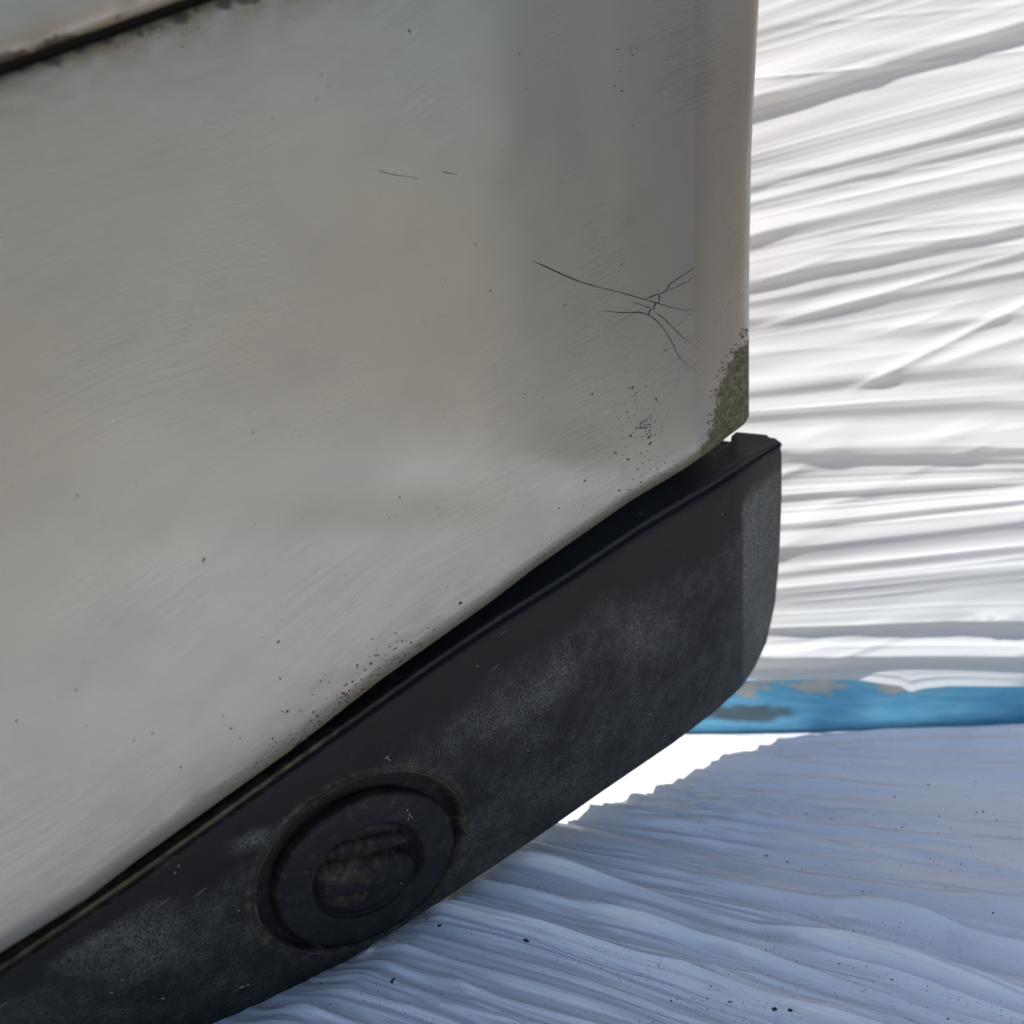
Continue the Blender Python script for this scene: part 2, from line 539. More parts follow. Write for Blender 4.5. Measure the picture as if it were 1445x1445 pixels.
# grit lying on the sheet
gv, gf = [], []
gsp = [(1200, 1267, 4.0), (1404, 1268, 3.2), (1242, 1287, 2.2), (1262, 1125, 2.4), (1170, 1169, 2.8), (1325, 1152, 2.4),
       (1378, 1146, 2.4), (1387, 1146, 2.4), (1081, 1208, 3), (1111, 1217, 3), (1093, 1425, 4), (1115, 1427, 4), (1335, 1254, 2.4),
       (1395, 1316, 2.6), (555, 1385, 5), (620, 1307, 4), (742, 1328, 5), (1080, 1254, 2.6), (1310, 1108, 3)]
for k in range(2600):
    yy = 1075 + 400 * rng.rand() ** 0.75
    xx = 420 + 1060 * rng.rand()
    y0 = yy - slopes_floor(yy) * (xx - 1000)
    if vnoise(np.array(y0 / 14.0), np.array(xx / 160.0), 91) < 0.52 and rng.rand() > 0.22:
        continue
    gsp.append((xx, yy, rng.uniform(0.5, 1.15) * (1.9 if rng.rand() < 0.06 else 1)))
kx = np.array([g[0] for g in gsp]); ky = np.array([g[1] for g in gsp])
# height of the sheet under each grain, found from the sheet's own grid
Pf = P.reshape(-1, 3)
base = on_floor(kx, ky)
# bucket the sheet's vertices for a quick nearest lookup
bk = {}
for i, (bx, by) in enumerate(zip(np.round(Pf[:, 0] / 0.004).astype(int), np.round(Pf[:, 1] / 0.004).astype(int))):
    z = Pf[i, 2]
    if (bx, by) not in bk or z > bk[(bx, by)]:
        bk[(bx, by)] = z
for (xx, yy, r), b in zip(gsp, base):
    z = bk.get((int(round(b[0] / 0.004)), int(round(b[1] / 0.004))), 0.004)
    R = r * 0.00034
    # move the grain along its sight line so that it sits on the raised fold
    s = (CAM_H - z) / CAM_H
    c = np.array([b[0] * s, b[1] * s, z])
    i0 = len(gv)
    q = rng.rand(6, 3) * 0.5 + 0.75
    dirs = np.array([[1, 0, 0], [0, 1, 0], [-1, 0, 0], [0, -1, 0], [0, 0, 1], [0, 0, -1]])
    a = rng.rand() * 6.28
    ca, sa = math.cos(a), math.sin(a)
    for dd, qq in zip(dirs, q):
        v = dd * qq * R * np.array([1.3, 0.9, 0.7])
        gv.append([c[0] + v[0] * ca - v[1] * sa, c[1] + v[0] * sa + v[1] * ca, c[2] + v[2] + R * 0.3])
    for a_, b_ in ((0, 1), (1, 2), (2, 3), (3, 0)):
        gf.append([i0 + a_, i0 + b_, i0 + 4]); gf.append([i0 + b_, i0 + a_, i0 + 5])
o = link_mesh('grit', gv, gf, M_GRIT)
tag(o, 'fine dark grit scattered over the white plastic ground sheet', 'grit', kind='stuff')

# ------------------------------------------------------------------ blue board of the pallet
pal = thing('wooden_pallet', 'blue painted board with chipped paint below the white wrapped load', 'pallet', (0.4, 0.86, 0))
nu, nv = 300, 40
xs = np.linspace(-0.5, 1.3, nu)
# profile of the board: front face with eased edges, then its top
prof = [(0.0, -0.004), (0.0, 0.004), (0.0, 0.012), (0.0, 0.020), (0.0, 0.030), (0.0, 0.034), (0.0008, 0.0362), (0.0025, 0.0375), (0.006, 0.038), (0.02, 0.038), (0.06, 0.038), (0.10, 0.038)]
pr = curve(prof, nv, 2)
PX = np.broadcast_to(xs, (nv, nu))
jit = 0.0009 * (fbm(PX * 18, np.broadcast_to(pr[:, 1:2] * 60, (nv, nu)), 12) - 0.5)
P = np.stack([PX, 0.812 + pr[:, :1] + jit, pr[:, 1:2] + 0 * PX + jit], -1)
chip = sst(P[..., 2], 0.016, 0.034) * (0.62 - sst(PX, 0.28, 0.40) * 0.35)
sx = (PX - 0.165) / 0.05; sz = (P[..., 2] - 0.014) / 0.009
smear = np.exp(-(sx ** 2 + sz ** 2))
o = link_mesh('deck_board', P, grid_faces(nv, nu)[:, ::-1], M_BLUE, pal)
set_uv(o, np.stack([PX, np.broadcast_to(np.linspace(0, 0.14, nv)[:, None], (nv, nu))], -1))
set_attr(o, 'wear', np.stack([chip, smear, 0 * chip], -1))
solidify(o, 0.018)
# brown board edge just above it
def box(x0, x1, y0, y1, z0, z1, name, mat, parent, rough_n=60):
    n = rough_n
    xs = np.linspace(x0, x1, n)
    prof = np.array([(y1, z0), (y0, z0), (y0, z0 + .001), (y0, z1 - .001), (y0 + .001, z1), (y1, z1)])
    P = np.zeros((len(prof), n, 3))
    P[..., 0] = xs
    P[..., 1] = prof[:, :1]; P[..., 2] = prof[:, 1:]
    P[1:5, :, 1] += 0.0008 * (vnoise(xs * 90, xs * 0, 3) - 0.5)
    f = grid_faces(len(prof), n)[:, ::-1].tolist()
    f.append([i * n for i in range(len(prof))]); f.append([i * n + n - 1 for i in range(len(prof))][::-1])
    f.append([0, n - 1, (len(prof) - 1) * n + n - 1, (len(prof) - 1) * n][::-1])
    return link_mesh(name, P, f, mat, parent, smooth=False)


load = thing('wrapped_load', 'white stretch film wrapped load with horizontal folds standing on the blue board', 'wrapped load', (0.4, 0.9, 0.042))
for zlo in np.arange(0.042, 0.92, 0.11):
    box(-0.5, 1.3, 0.850 + (zlo + 0.11 - 0.045) * math.tan(rad(20)), 1.35, zlo, zlo + 0.108, 'carton', M_BOX, load)

# ------------------------------------------------------------------ stretch film on the load
LEAN = math.tan(rad(20))
Y_W = 0.806


def on_wall(px, py, off=0.0):
    """Film face: leans back with height."""
    d = rays(px, py)
    n = np.array([0, -1, LEAN])
    t = (n @ np.array([0, Y_W, 0.045]) + off - n @ EYE) / (d @ n)
    return EYE + d * t[..., None]


def slopes_wall(y0):
    return np.interp(y0, [-500, 0, 160, 300, 420, 520, 600, 650, 700, 760, 840, 900, 960],
                     [-0.36, -0.33, -0.29, -0.235, -0.20, -0.15, -0.05, 0.0, -0.06, -0.12, -0.10, -0.02, 0.0])


nu, nv = 260, 1110
xs = np.linspace(760, 1900, nu)
y0s = np.concatenate([np.linspace(-520, 0, 200), np.linspace(0.5, 972, 910)])
X, Y0 = np.meshgrid(xs, y0s)
PY = Y0 + slopes_wall(Y0) * (X - 1060)
Lw = Y0 + 9 * (vnoise(X / 420, Y0 / 110, 4) - 0.5) + 1.2 * (vnoise(X / 110, Y0 / 50, 14) - 0.5)
A = 0.42
# (crest, width above, width below, height, x range): a long lit upper side and a short shaded underside
wf = [(-330, 60, 16, .022, 700, 1900), (-200, 50, 20, .02, 700, 1900), (-90, 50, 18, .016, 700, 1900), (-20, 30, 16, .008, 700, 1900),
      (45, 34, 14, .006, 900, 1900), (140, 60, 13, .017, 700, 1900), (222, 40, 24, .010, 700, 1900), (262, 20, 10, .008, 700, 1900),
      (288, 12, 8, .006, 700, 1900), (334, 26, 12, .011, 1000, 1900), (398, 36, 13, .012, 700, 1900), (428, 12, 8, .005, 700, 1500),
      (454, 10, 10, .005, 700, 1500), (506, 14, 10, .003, 900, 1900), (556, 26, 14, .011, 700, 1900), (590, 14, 9, .007, 900, 1900),
      (636, 26, 14, .013, 700, 1900), (700, 12, 8, .006, 1050, 1400), (742, 22, 8, .008, 700, 1900),
      (776, 22, 9, .009, 1000, 1900), (812, 22, 9, .007, 1000, 1900), (838, 16, 12, .008, 700, 1900), (890, 26, 9, .013, 1080, 1900),
      (930, 16, 10, .014, 700, 1900)]
H = fold_sum(Lw, X, wf)
def ridged(a, b, seed):
    n = vnoise(a, b, seed)
    return (1 - np.abs(2 * n - 1)) ** 1.7


Lx = PY + 0.10 * (X - 1060) + 4 * (vnoise(X / 300, Y0 / 70, 24) - 0.5)
Ls = PY + 0.34 * (X - 1060)
H += ridged(Lw / 30.0, X / 420, 31) * 0.0052 * vnoise(X / 260, Lw / 70, 311) + ridged(Lx / 17.0, X / 330, 37) * 0.0026 * sst(vnoise(X / 200, Lx / 90, 312), 0.4, 0.8) \
    + ridged(Ls / 26.0, X / 300, 39) * 0.0040 * sst(vnoise(X / 220, Ls / 60, 313), 0.5, 0.85) + ridged(Lw / 8.0, X / 420, 41) * 0.0012 * vnoise(X / 300, Lw / 40, 315) + ridged(Lw / 14.0, X / 600, 43) ** 2 * 0.0012 + (vnoise(Lw / 60.0, X / 500, 77) - 0.5) * 0.008
# two long diagonal tension creases
for (xa, ya, xb, yb, hh, w) in [(1185, 560, 1460, 422, .0045, 6), (1060, 466, 1460, 352, .0040, 6), (1180, 470, 1460, 440, .003, 9), (1300, 520, 1460, 470, .004, 8)]:
    dx, dy = xb - xa, yb - ya
    Ln = math.hypot(dx, dy)
    dist = ((X - xa) * -dy + (PY - ya) * dx) / Ln
    along = ((X - xa) * dx + (PY - ya) * dy) / Ln
    H += hh * np.exp(-np.abs(dist / w) ** 1.5) * sst(along, 0, 60)
# crumpled tuft near the bottom right
H += 0.006 * np.exp(-((X - 1410) / 45) ** 2 - ((Y0 - 888) / 9) ** 2) * (0.6 + 0.8 * fbm(X / 12, Y0 / 6, 5, 3))
# a belly in the load, and the hem tucked in at the bottom
H += 0.010 * np.exp(-((Y0 - 780) / 130) ** 2)
H -= 0.006 * sst(Y0, 935, 955) * (1 - sst(X, 1180, 1260))
P = on_wall(X, PY, H * A)
# hem line: lifted at the left, a sagging flap at the right
hem = np.interp(X, [760, 1080, 1190, 1215, 1240, 1270, 1285, 1300, 1340, 1445, 1900], [-12, -12, -13, -12, -8, -4, 5, 0, -4, -3, -2])
P = on_wall(X, PY + hem * sst(Y0, 930, 970), H * A)
o = link_mesh('stretch_film', P, grid_faces(nv, nu), M_WRAP, load)
set_uv(o, np.stack([X * 0.0006, Lw * 0.0007], -1))

# ------------------------------------------------------------------ the bumper
base_pt = on_floor(np.array(380.), np.array(1425.))
bumper = thing('car_bumper', 'removed silver car bumper with cracked paint, black lower trim and green algae at its corner', 'car bumper', tuple(base_pt))

SEAM = [(-200, 176), (0, 107), (150, 54), (300, 0), (500, -72), (1085, -280)]
BOT = [(-200, 1470), (0, 1345), (123, 1268), (191, 1216), (308, 1132), (420, 1052), (539, 958), (620, 901), (700, 844), (755, 801),
       (891, 706), (960, 665), (1004, 635), (1026, 617), (1038, 608), (1050, 599)]
RIGHT = [(1085, -280), (1071, 0), (1065, 110), (1060, 220), (1057, 400), (1057, 575), (1057, 588), (1050, 599)]


def bot_y(x):
    p = np.array(BOT); return np.interp(x, p[:, 0], p[:, 1])


def seam_y(x):
    p = np.array(SEAM); return np.interp(x, p[:, 0], p[:, 1])


def right_x(y):
    p = np.array([(1135, -900)] + RIGHT); return np.interp(y, p[:, 1], p[:, 0])


def shell_off(x, y):
    o = np.zeros(np.broadcast(x, y).shape)
    # soft barrel of the whole panel
    o -= 0.010 * ((x - 450) / 600.0) ** 2
    o += 0.007 * np.clip((y - 650 - 0.35 * (x - 300)) / 700.0, 0, 2) ** 2
    # shallow hollow before the corner, then the crease and the flange that turns back
    o -= 0.0022 * sst(x, 660, 860)
    o -= 0.00011 * np.log1p(np.exp(np.clip((x - 988) / 7.0, -20, 20))) * 7.0
    o += 0.00016 * np.exp(-((x - 982 - 0.00004 * (y - 300) ** 2 * 0.2) / 7.0) ** 2)
    # faint dent waves near the lower middle
    o += 0.0010 * np.exp(-((x - 800) / 60) ** 2 - ((y - 660) / 45) ** 2)
    o -= 0.0005 * np.exp(-((x - 620) / 130) ** 2 - ((y - 690) / 40) ** 2)
    o += 0.0005 * np.exp(-((x - 520) / 160) ** 2 - ((y - 760) / 40) ** 2)
    # rolled lower hem, rolled seam hem
    db = (bot_y(x) - y)
    o -= 0.0045 * np.exp(-np.clip(db, 0, None) / 7.0)
    ds = y - seam_y(x)
    o -= 0.0030 * np.exp(-np.clip(ds, 0, None) / 7.0)
    dr = right_x(y) - x
    o -= 0.0012 * np.exp(-np.clip(dr, 0, None) / 5.0)
    return o


def face_uv(P):
    return np.stack([(P @ U), (P @ V)], -1)


HU = np.array([-0.787, -0.617, 0.0])


def extend_left(P, A, steps=(0.9, 0.75, 0.6, 0.4, 0.25, 0.12, 0.05)):
    ex = np.stack([P[:, 0] + HU * s for s in steps], 1)
    ex[..., 2] = np.maximum(ex[..., 2], 0.01)
    return np.concatenate([ex, P], 1), np.concatenate([np.repeat(A[:, :1], len(steps), 1), A], 1)


def ease(n, k=3.0):
    t = np.linspace(0, 1, n)
    return t


# painted shell
vd = np.unique(np.concatenate([np.linspace(0, 0.03, 14), np.linspace(0.03, 0.95, 330), np.linspace(0.95, 1, 50)]))
ud = np.unique(np.concatenate([np.linspace(0, 0.9, 260), np.linspace(0.9, 1, 90)]))
nu, nv = len(ud), len(vd)
G = coons(curve(SEAM), curve(BOT, 400, 2), curve([(-200, 176), (-200, 1470)]), curve(RIGHT, 400, 2), nu, nv, vd, ud)
gx, gy = G[..., 0], G[..., 1]
P = on_face(gx, gy, shell_off(gx, gy))
db = bot_y(gx) - gy
ds = gy - seam_y(gx)
xl = np.interp(gy, [440, 475, 520, 560, 600, 640], [1064, 1046, 1019, 1006, 998, 985])
alg = sst(gx - xl, -14, 26) * sst(gy, 440, 520) * (0.75 + 0.25 * sst(gx, 1020, 1057))
brn = np.exp(-np.clip(db, 0, None) / 34) * (0.35 + 0.65 * np.interp(gx, [0, 180, 330, 480, 620, 680, 800, 950, 1005], [.30, .4, .85, 1, .65, .15, .08, .25, .8]))
brn = np.maximum(brn, np.exp(-np.clip(ds, 0, None) / 52) * 1.3 * (0.5 + 0.9 * fbm(gx / 90, gy / 40, 9)))
brn = np.maximum(brn, 0.8 * np.exp(-((gx - 330) / 110) ** 2 - ((ds - 30) / 26) ** 2) * fbm(gx / 40, gy / 18, 19) * 1.6)
A = np.stack([alg, np.clip(brn, 0, 1), 0 * alg], -1)
P2, A2 = extend_left(P, A)
o = link_mesh('painted_shell', P2, grid_faces(nv, P2.shape[1]), M_PAINT, bumper)
set_uv(o, face_uv(P2)); set_attr(o, 'wear', A2)
solidify(o, 0.0028)

# upper panel above the dark joint
UP_T = [(-200, -640), (1135, -640)]
UP_B = [(-200, 176 - 17), (0, 107 - 17), (150, 54 - 16), (300, -15), (500, -72 - 15), (1085, -280 - 14)]
G = coons(curve(UP_T), curve(UP_B), curve([(-200, -640), (-200, 159)]), curve([(1135, -640), (1085, -294)]), 160, 160)
gx, gy = G[..., 0], G[..., 1]
d2 = seam_y(gx) - 15 - gy
off = 0.004 - 0.010 * ((gx - 450) / 600.0) ** 2 - 0.0045 * np.exp(-np.clip(d2, 0, None) / 9.0)
P = on_face(gx, gy, off)
b = np.exp(-np.clip(d2 - 8, 0, None) / 32) * (0.45 + 0.9 * fbm(gx / 120, gy / 30, 29))
A = np.stack([0 * b, np.clip(b, 0, 1), 0 * b], -1)
P = np.concatenate([P[:1] + np.array([0, 0.005, 0.05]), P[:1] + np.array([0, 0.002, 0.025]), P], 0); A = np.concatenate([A[:1], A[:1], A], 0)
P2, A2 = extend_left(P, A)
o = link_mesh('upper_panel', P2, grid_faces(162, P2.shape[1]), M_PAINT, bumper)
set_uv(o, face_uv(P2)); set_attr(o, 'wear', A2)
solidify(o, 0.0028)
# near-black backing strip in the joint
sm = curve(SEAM, 200)
rows = []
for dy, of in ((14, -0.010), (2, -0.0075), (-8, -0.0065), (-20, -0.0075), (-32, -0.010)):
    rows.append(on_face(sm[:, 0], sm[:, 1] + dy, of - 0.010 * ((sm[:, 0] - 450) / 600.0) ** 2))
P = np.stack(rows)
P = np.concatenate([P[:, :1] + HU * 0.9, P], 1)
o = link_mesh('joint_backing', P, grid_faces(5, P.shape[1])[:, ::-1], M_GAP, bumper)
solidify(o, 0.002)

# lower black trim: face
FT = [(-200, 1505), (0, 1376), (200, 1240), (393, 1101), (520, 1010), (620, 939), (700, 885), (800, 822), (904, 752), (1018, 684), (1075, 645), (1100, 628)]
FB = [(-200, 1545), (0, 1535), (150, 1510), (330, 1446), (480, 1362), (640, 1260), (760, 1180), (850, 1117), (950, 1049), (1010, 1003), (1046, 970), (1066, 940)]
FR = [(1100, 628), (1103, 640), (1103, 700), (1100, 780), (1094, 850), (1082, 905), (1066, 940)]


def ft_y(x):
    p = np.array(FT); return np.interp(x, p[:, 0], p[:, 1])


def fb_y(x):
    p = np.array(FB + [(1080, 900), (1103, 850)]); return np.interp(x, p[:, 0], p[:, 1])


def trim_off(x, y):
    t, b = ft_y(x), fb_y(x)
    v = np.clip((y - t) / (b - t), 0, 1)
    o = 0.0065 - 0.010 * ((x - 450) / 600.0) ** 2 - 0.012 * np.clip((y - 500) / 800.0, 0, 2) ** 2
    o = o - 0.022 * v ** 2.6 - 0.006 * v ** 12
    # end facet turns back
    edge = np.interp(y, [640, 700, 1000], [1046, 1044, 1030])
    o = o - 0.00022 * np.log1p(np.exp((x - edge) / 5.0)) * 5.0
    o = o - 0.0015 * np.exp(-np.clip(y - t, 0, None) / 4.0)
    return o


CX, CY, CA, CB, CT = 508.0, 1217.0, 164.0, 106.0, rad(35)
E1 = np.array([math.cos(CT), -math.sin(CT)]); E2 = np.array([math.sin(CT), math.cos(CT)])


def cap_r(x, y):
    dx, dy = x - CX, y - CY
    return np.hypot((dx * E1[0] + dy * E1[1]) / CA, (dx * E2[0] + dy * E2[1]) / CB)


nu, nv = 520, 260
G = coons(curve(FT, 400, 2), curve(FB, 400, 2), curve([(-200, 1505), (-200, 1545)]), curve(FR, 400, 2), nu, nv)
gx, gy = G[..., 0].copy(), G[..., 1].copy()
# draw the grid onto the edge of the round opening
rr = cap_r(gx, gy)
pull = (rr > 0.955) & (rr < 1.045)
P = on_face(gx, gy, trim_off(gx, gy) + 0.0011 * np.exp(-((rr - 1.045) / 0.03) ** 2))
ang = np.arctan2(gy - CY, gx - CX)
t, b = ft_y(gx), fb_y(gx)
v = np.clip((gy - t) / (b - t), 0, 1)
ch = 0.48 * np.exp(-((gx - 740) / 210) ** 2 - ((gy - 985 + 0.55 * (gx - 740)) / 75) ** 2)
ch = np.maximum(ch, 0.46 * np.exp(-((gx - 900) / 130) ** 2 - ((gy - 900) / 90) ** 2))
ch = np.maximum(ch, 0.50 * np.exp(-((gx - 190) / 190) ** 2 - ((gy - 1340) / 90) ** 2))
ch = np.maximum(ch, 0.46 * np.exp(-((gx - 330) / 120) ** 2 - ((gy - 1185) / 28) ** 2))
ch = np.maximum(ch, 0.62 * sst(gx, 1040, 1052))  # end facet paler: its turn towards the light is put into the colour
ch = np.maximum(ch, 0.4 * sst(v, 0.55, 0.75) * sst(gx, 560, 640))
ch = np.maximum(ch, 0.33 * sst(v, 0.12, 0.35))
ch *= sst(v, 0.03, 0.2)
dirt = 0.50 * np.exp(-np.abs(rr - 1.07) / 0.06) * (0.4 + 0.8 * fbm(gx / 40, gy / 40, 61))
dirt = np.maximum(dirt, 0.22 * sst(v, 0.7, 1.0) * fbm(gx / 70, gy / 50, 66) * 1.5)
dirt = np.maximum(dirt, 0.36 * sst(gx, 1050, 1090) * fbm(gx / 30, gy / 30, 67) * 1.3)
dirt = np.maximum(dirt, 0.35 * np.exp(-(gy - t) / 6.0) * (1 - sst(gx, 330, 520)))
grn = np.maximum(sst(-gx, -170, 60) * sst(gy, 1350, 1440), 0.7 * sst(gx, 1050, 1095))
A = np.stack([ch, dirt, grn], -1)
F = grid_faces(nv, nu)
cr_ = rr.ravel()[F].mean(1)
# snap vertices around the opening to the ellipse for a clean rim
sn = (rr < 1.012) & (rr > 0.985)
F = F[cr_ > 0.992]
P2, A2 = P, A
o = link_mesh('lower_trim', P2, F, M_PLAST, bumper)
set_uv(o, face_uv(P2)); set_attr(o, 'wear', A2)
solidify(o, 0.003)
# outer part of the lower trim, beyond what the corner shows
colL = P[:, :1]
ex = np.concatenate([colL + HU * s for s in (0.9, 0.5, 0.2, 0.0)], 1)
ex[..., 2] = np.maximum(ex[..., 2], 0.006)
o = link_mesh('trim_extension', ex, grid_faces(nv, 4), M_PLAST, bumper)
set_uv(o, face_uv(ex)); set_attr(o, 'wear', np.repeat(A[:, :1], 4, 1))
solidify(o, 0.003)

# return flange under the trim and behind the wheel-arch edge, unseen, deepened to shape the cast shadow
def flange(name, pts, fn, mat, dirs):
    q = curve(pts, 200, 2)
    E = on_face(q[:, 0], q[:, 1], fn(q[:, 0], q[:, 1]) - 0.0022)
    if name != 'bottom_flange':
        E = E - U * 0.0028
    rows = [E]
    for k in np.linspace(0.1, 1, 10):
        rows.append(E + np.array(dirs) * k - np.array([0, 0, 0.004]) * 0)
    P = np.stack(rows)
    P[..., 2] = np.maximum(P[..., 2], 0.003)
    o = link_mesh(name, P, grid_faces(P.shape[0], P.shape[1]), mat, bumper)
    set_uv(o, face_uv(P)); set_attr(o, 'wear', np.zeros(P.shape))
    solidify(o, 0.0022)


flange('bottom_flange', FB[:-1] + [(1064, 944), (1078, 915), (1090, 872), (1097, 820), (1100, 780)], trim_off, M_PLAST, tuple(-N * 0.048))
flange('end_flange', FR[:4], trim_off, M_PLAST, tuple(-N * 0.098 - U * 0.012))
flange('arch_flange', [(1135, -640), (1085, -280), (1071, 0), (1065, 110), (1060, 220), (1057, 400), (1057, 578)], shell_off, M_PAINT, tuple(-N * 0.098 - U * 0.012))
# added unseen plate behind the skins, stops light leaking through the gaps
cv = []
for dy in (0.0, 0.035):
    for (x, y) in ((-200, -600), (960, -600), (960, 640), (400, 1130), (-200, 1440)):
        q = on_face(np.array([float(x)]), np.array([float(y)]), np.array([-0.052 - dy]))[0]
        if x == -200:
            q = q + HU * 1.1
            if y > 0: q[2] = 0.02
        if y == -600:
            q = q + np.array([0, 0, 0.04])
        cv.append(q)
cf = [[0, 1, 2, 3, 4], [9, 8, 7, 6, 5]] + [[(i + 1) % 5, i, i + 5, (i + 1) % 5 + 5] for i in range(5)]
link_mesh('light_stop', cv, cf, M_GAP, bumper, smooth=False)

# lip and ledge that runs back under the painted shell
G_PTS = [(-200, 1425), (0, 1300), (191, 1172), (420, 1010), (620, 862), (755, 766), (891, 675), (960, 650), (985, 642), (1003, 637), (1014, 635), (1032, 622),
         (1031.5, 616), (1039, 609.5), (1056, 611), (1066, 612), (1082, 613.5), (1085, 617), (1094, 618.5), (1101, 624), (1103, 630)]


def lip_pts():
    f = curve(FT, 400, 2)
    f = samp(f, np.linspace(0, 1, 600))
    g = np.array(G_PTS)
    gd = curve(G_PTS, 600, 0)
    # match by share of length so the corner closes
    return f, gd


f, gd = lip_pts()
rows = []; att = []
fo = trim_off(f[:, 0], f[:, 1])
tipw = 1 - sst(f[:, 0], 1050, 1100)
ridge = f + np.stack([0 * f[:, 0], -14.0 * (0.25 + 0.75 * tipw)], 1)
groove = f + np.stack([0 * f[:, 0], -4.0 * tipw], 1)
rows.append((f, fo)); rows.append((groove, fo - 0.0032)); rows.append((f * 0.5 + ridge * 0.5, fo - 0.0008))
rows.append((ridge + [0, 1.5], fo - 0.0000)); rows.append((ridge, fo - 0.0006)); rows.append((ridge - [0, 2], fo - 0.0025 * tipw - 0.0006))
for k in np.linspace(0.12, 1, 12):
    q = (ridge - [0, 2]) * (1 - k) + gd * k
    rows.append((q, fo - 0.003 * tipw - 0.001 - 0.026 * k ** 0.9 * (0.25 + 0.75 * tipw)))
P = np.stack([on_face(q[:, 0], q[:, 1], of) for q, of in rows])
for k, (q, of) in enumerate(rows):
    d = np.interp(q[:, 0], [0, 250, 420, 560, 700], [1.25, 1.0, 0.5, 0.12, 0.0])
    wgt = [0.25, 0.6, 0.9, 1.0, 1.0, 1.0, 0.6, 0.2][k] if k < 8 else 0.05
    att.append(np.stack([0.25 * np.ones(len(q)) * (1 if 2 <= k <= 5 else 0.1), d * wgt * (0.5 + 0.9 * fbm(q[:, 0] / 30, q[:, 0] * 0 + k, 71)), 0 * d], -1))
att = np.stack(att)
o = link_mesh('trim_lip', P, grid_faces(P.shape[0], P.shape[1])[:, ::-1], M_CAP, bumper)
set_uv(o, face_uv(P)); set_attr(o, 'wear', att)
solidify(o, 0.0018)

# round blanking cap
nr_, na = 0, 220
phi = np.linspace(0, 2 * math.pi, na, endpoint=False)


def cap_mesh(name, prof, parent, mat, extra=None, cx=0.0, cy=0.0, att=None):
    """prof: (radius share, depth in metres); negative depth stands proud."""
    rows = []; rs = []
    for r, d in prof:
        x = CX + cx + r * (CA * np.cos(phi) * E1[0] + CB * np.sin(phi) * E2[0])
        y = CY + cy + r * (CA * np.cos(phi) * E1[1] + CB * np.sin(phi) * E2[1])
        Q = on_face(x, y, trim_off(x, y))
        dd = d + (0 * phi if extra is None else extra(r, phi))
        rows.append(Q - N * dd[:, None]); rs.append((x, y))
    P = np.stack(rows)
    Fc = grid_faces(P.shape[0], na, wrap=True)
    o = link_mesh(name, P, Fc, mat, parent)
    set_uv(o, face_uv(P))
    a = np.zeros(P.shape)
    for k, (r, d) in enumerate(prof):
        x, y = rs[k]
        a[k] = att(r, x, y)
    set_attr(o, 'wear', a)
    return o


def att_ring(r, x, y):
    ch = 0.15 + 0 * x
    di = 0.34 * fbm(x / 24, y / 24, 81) + 0.3 * math.exp(-((r - 1.0) / 0.03) ** 2)
    return np.stack([ch, di, 0 * x], -1)


def dens(pts, n=46):
    p = np.array(pts); d = np.r_[0, np.cumsum(np.hypot(np.diff(p[:, 0]), np.diff(p[:, 1]) * 8))]
    t = np.linspace(0, d[-1], n)
    q = np.stack([np.interp(t, d, p[:, 0]), np.interp(t, d, p[:, 1])], 1)
    q[1:-1] = 0.25 * q[:-2] + 0.5 * q[1:-1] + 0.25 * q[2:]
    return q.tolist()


ring = cap_mesh('round_cap', dens([(1.035, 0.0012), (1.02, -0.0004), (1.0, -0.0004), (0.985, 0.0012), (0.965, 0.0062), (0.93, 0.0074), (0.84, 0.0076), (0.80, 0.0078), (0.55, 0.0150)], 60),
                bumper, M_CAP, att=att_ring)
ring['label'] = 'black round blanking cap set in the lower trim'
disc = cap_mesh('cap_disc', dens([(0.862, 0.0075), (0.858, 0.0050), (0.852, 0.0030), (0.83, 0.0016), (0.75, 0.0004), (0.62, -0.0004), (0.545, -0.0004), (0.535, 0.0002), (0.525, 0.002)], 60),
                ring, M_CAP, cx=12, cy=12, att=lambda r, x, y: np.stack([0.38 * fbm(x / 30, y / 30, 83), 0.34 * fbm(x / 30, y / 30, 84), 0 * x], -1))


def tongue(r, ph):
    a = r * np.cos(ph) * CA; b_ = r * np.sin(ph) * CB
    # image aligned coordinates
    x = a * E1[0] + b_ * E2[0]; y = a * E1[1] + b_ * E2[1]
    al = math.radians(-14)
    p = x * math.cos(al) + y * math.sin(al); q = -x * math.sin(al) + y * math.cos(al)
    h = 0.0115 * np.sqrt(np.clip(1 - ((q - 9) / 25.0) ** 2 - ((p + 8) / 84.0) ** 4, 0, 1))
    h = np.maximum(h, 0.0070 * np.sqrt(np.clip(1 - ((q + 27) / 13.0) ** 2 - ((p - 14) / 66.0) ** 4, 0, 1)))
    h = np.maximum(h, 0.0040 * sst(-q, 34, 46))
    k = sst(np.array(0.52 - r), 0.0, 0.10)
    return -h * k + 0.0006 * (fbm(x / 14 + 9, y / 9 + 9, 88) - 0.5) * k


bowl = cap_mesh('cap_recess', dens([(0.550, 0.0022), (0.535, 0.0020), (0.52, 0.0022), (0.50, 0.0045), (0.46, 0.0072), (0.38, 0.0088), (0.15, 0.0092), (0.002, 0.0092)], 70),
                ring, M_CAP, extra=tongue, cx=12, cy=12,
                att=lambda r, x, y: np.stack([0.1 + 0 * x, 0.02 + 0.50 * fbm(x / 70, (y + 0.2 * x) / 12, 86) * sst(np.array(0.50 - r), 0.0, 0.05), 0 * x], -1))

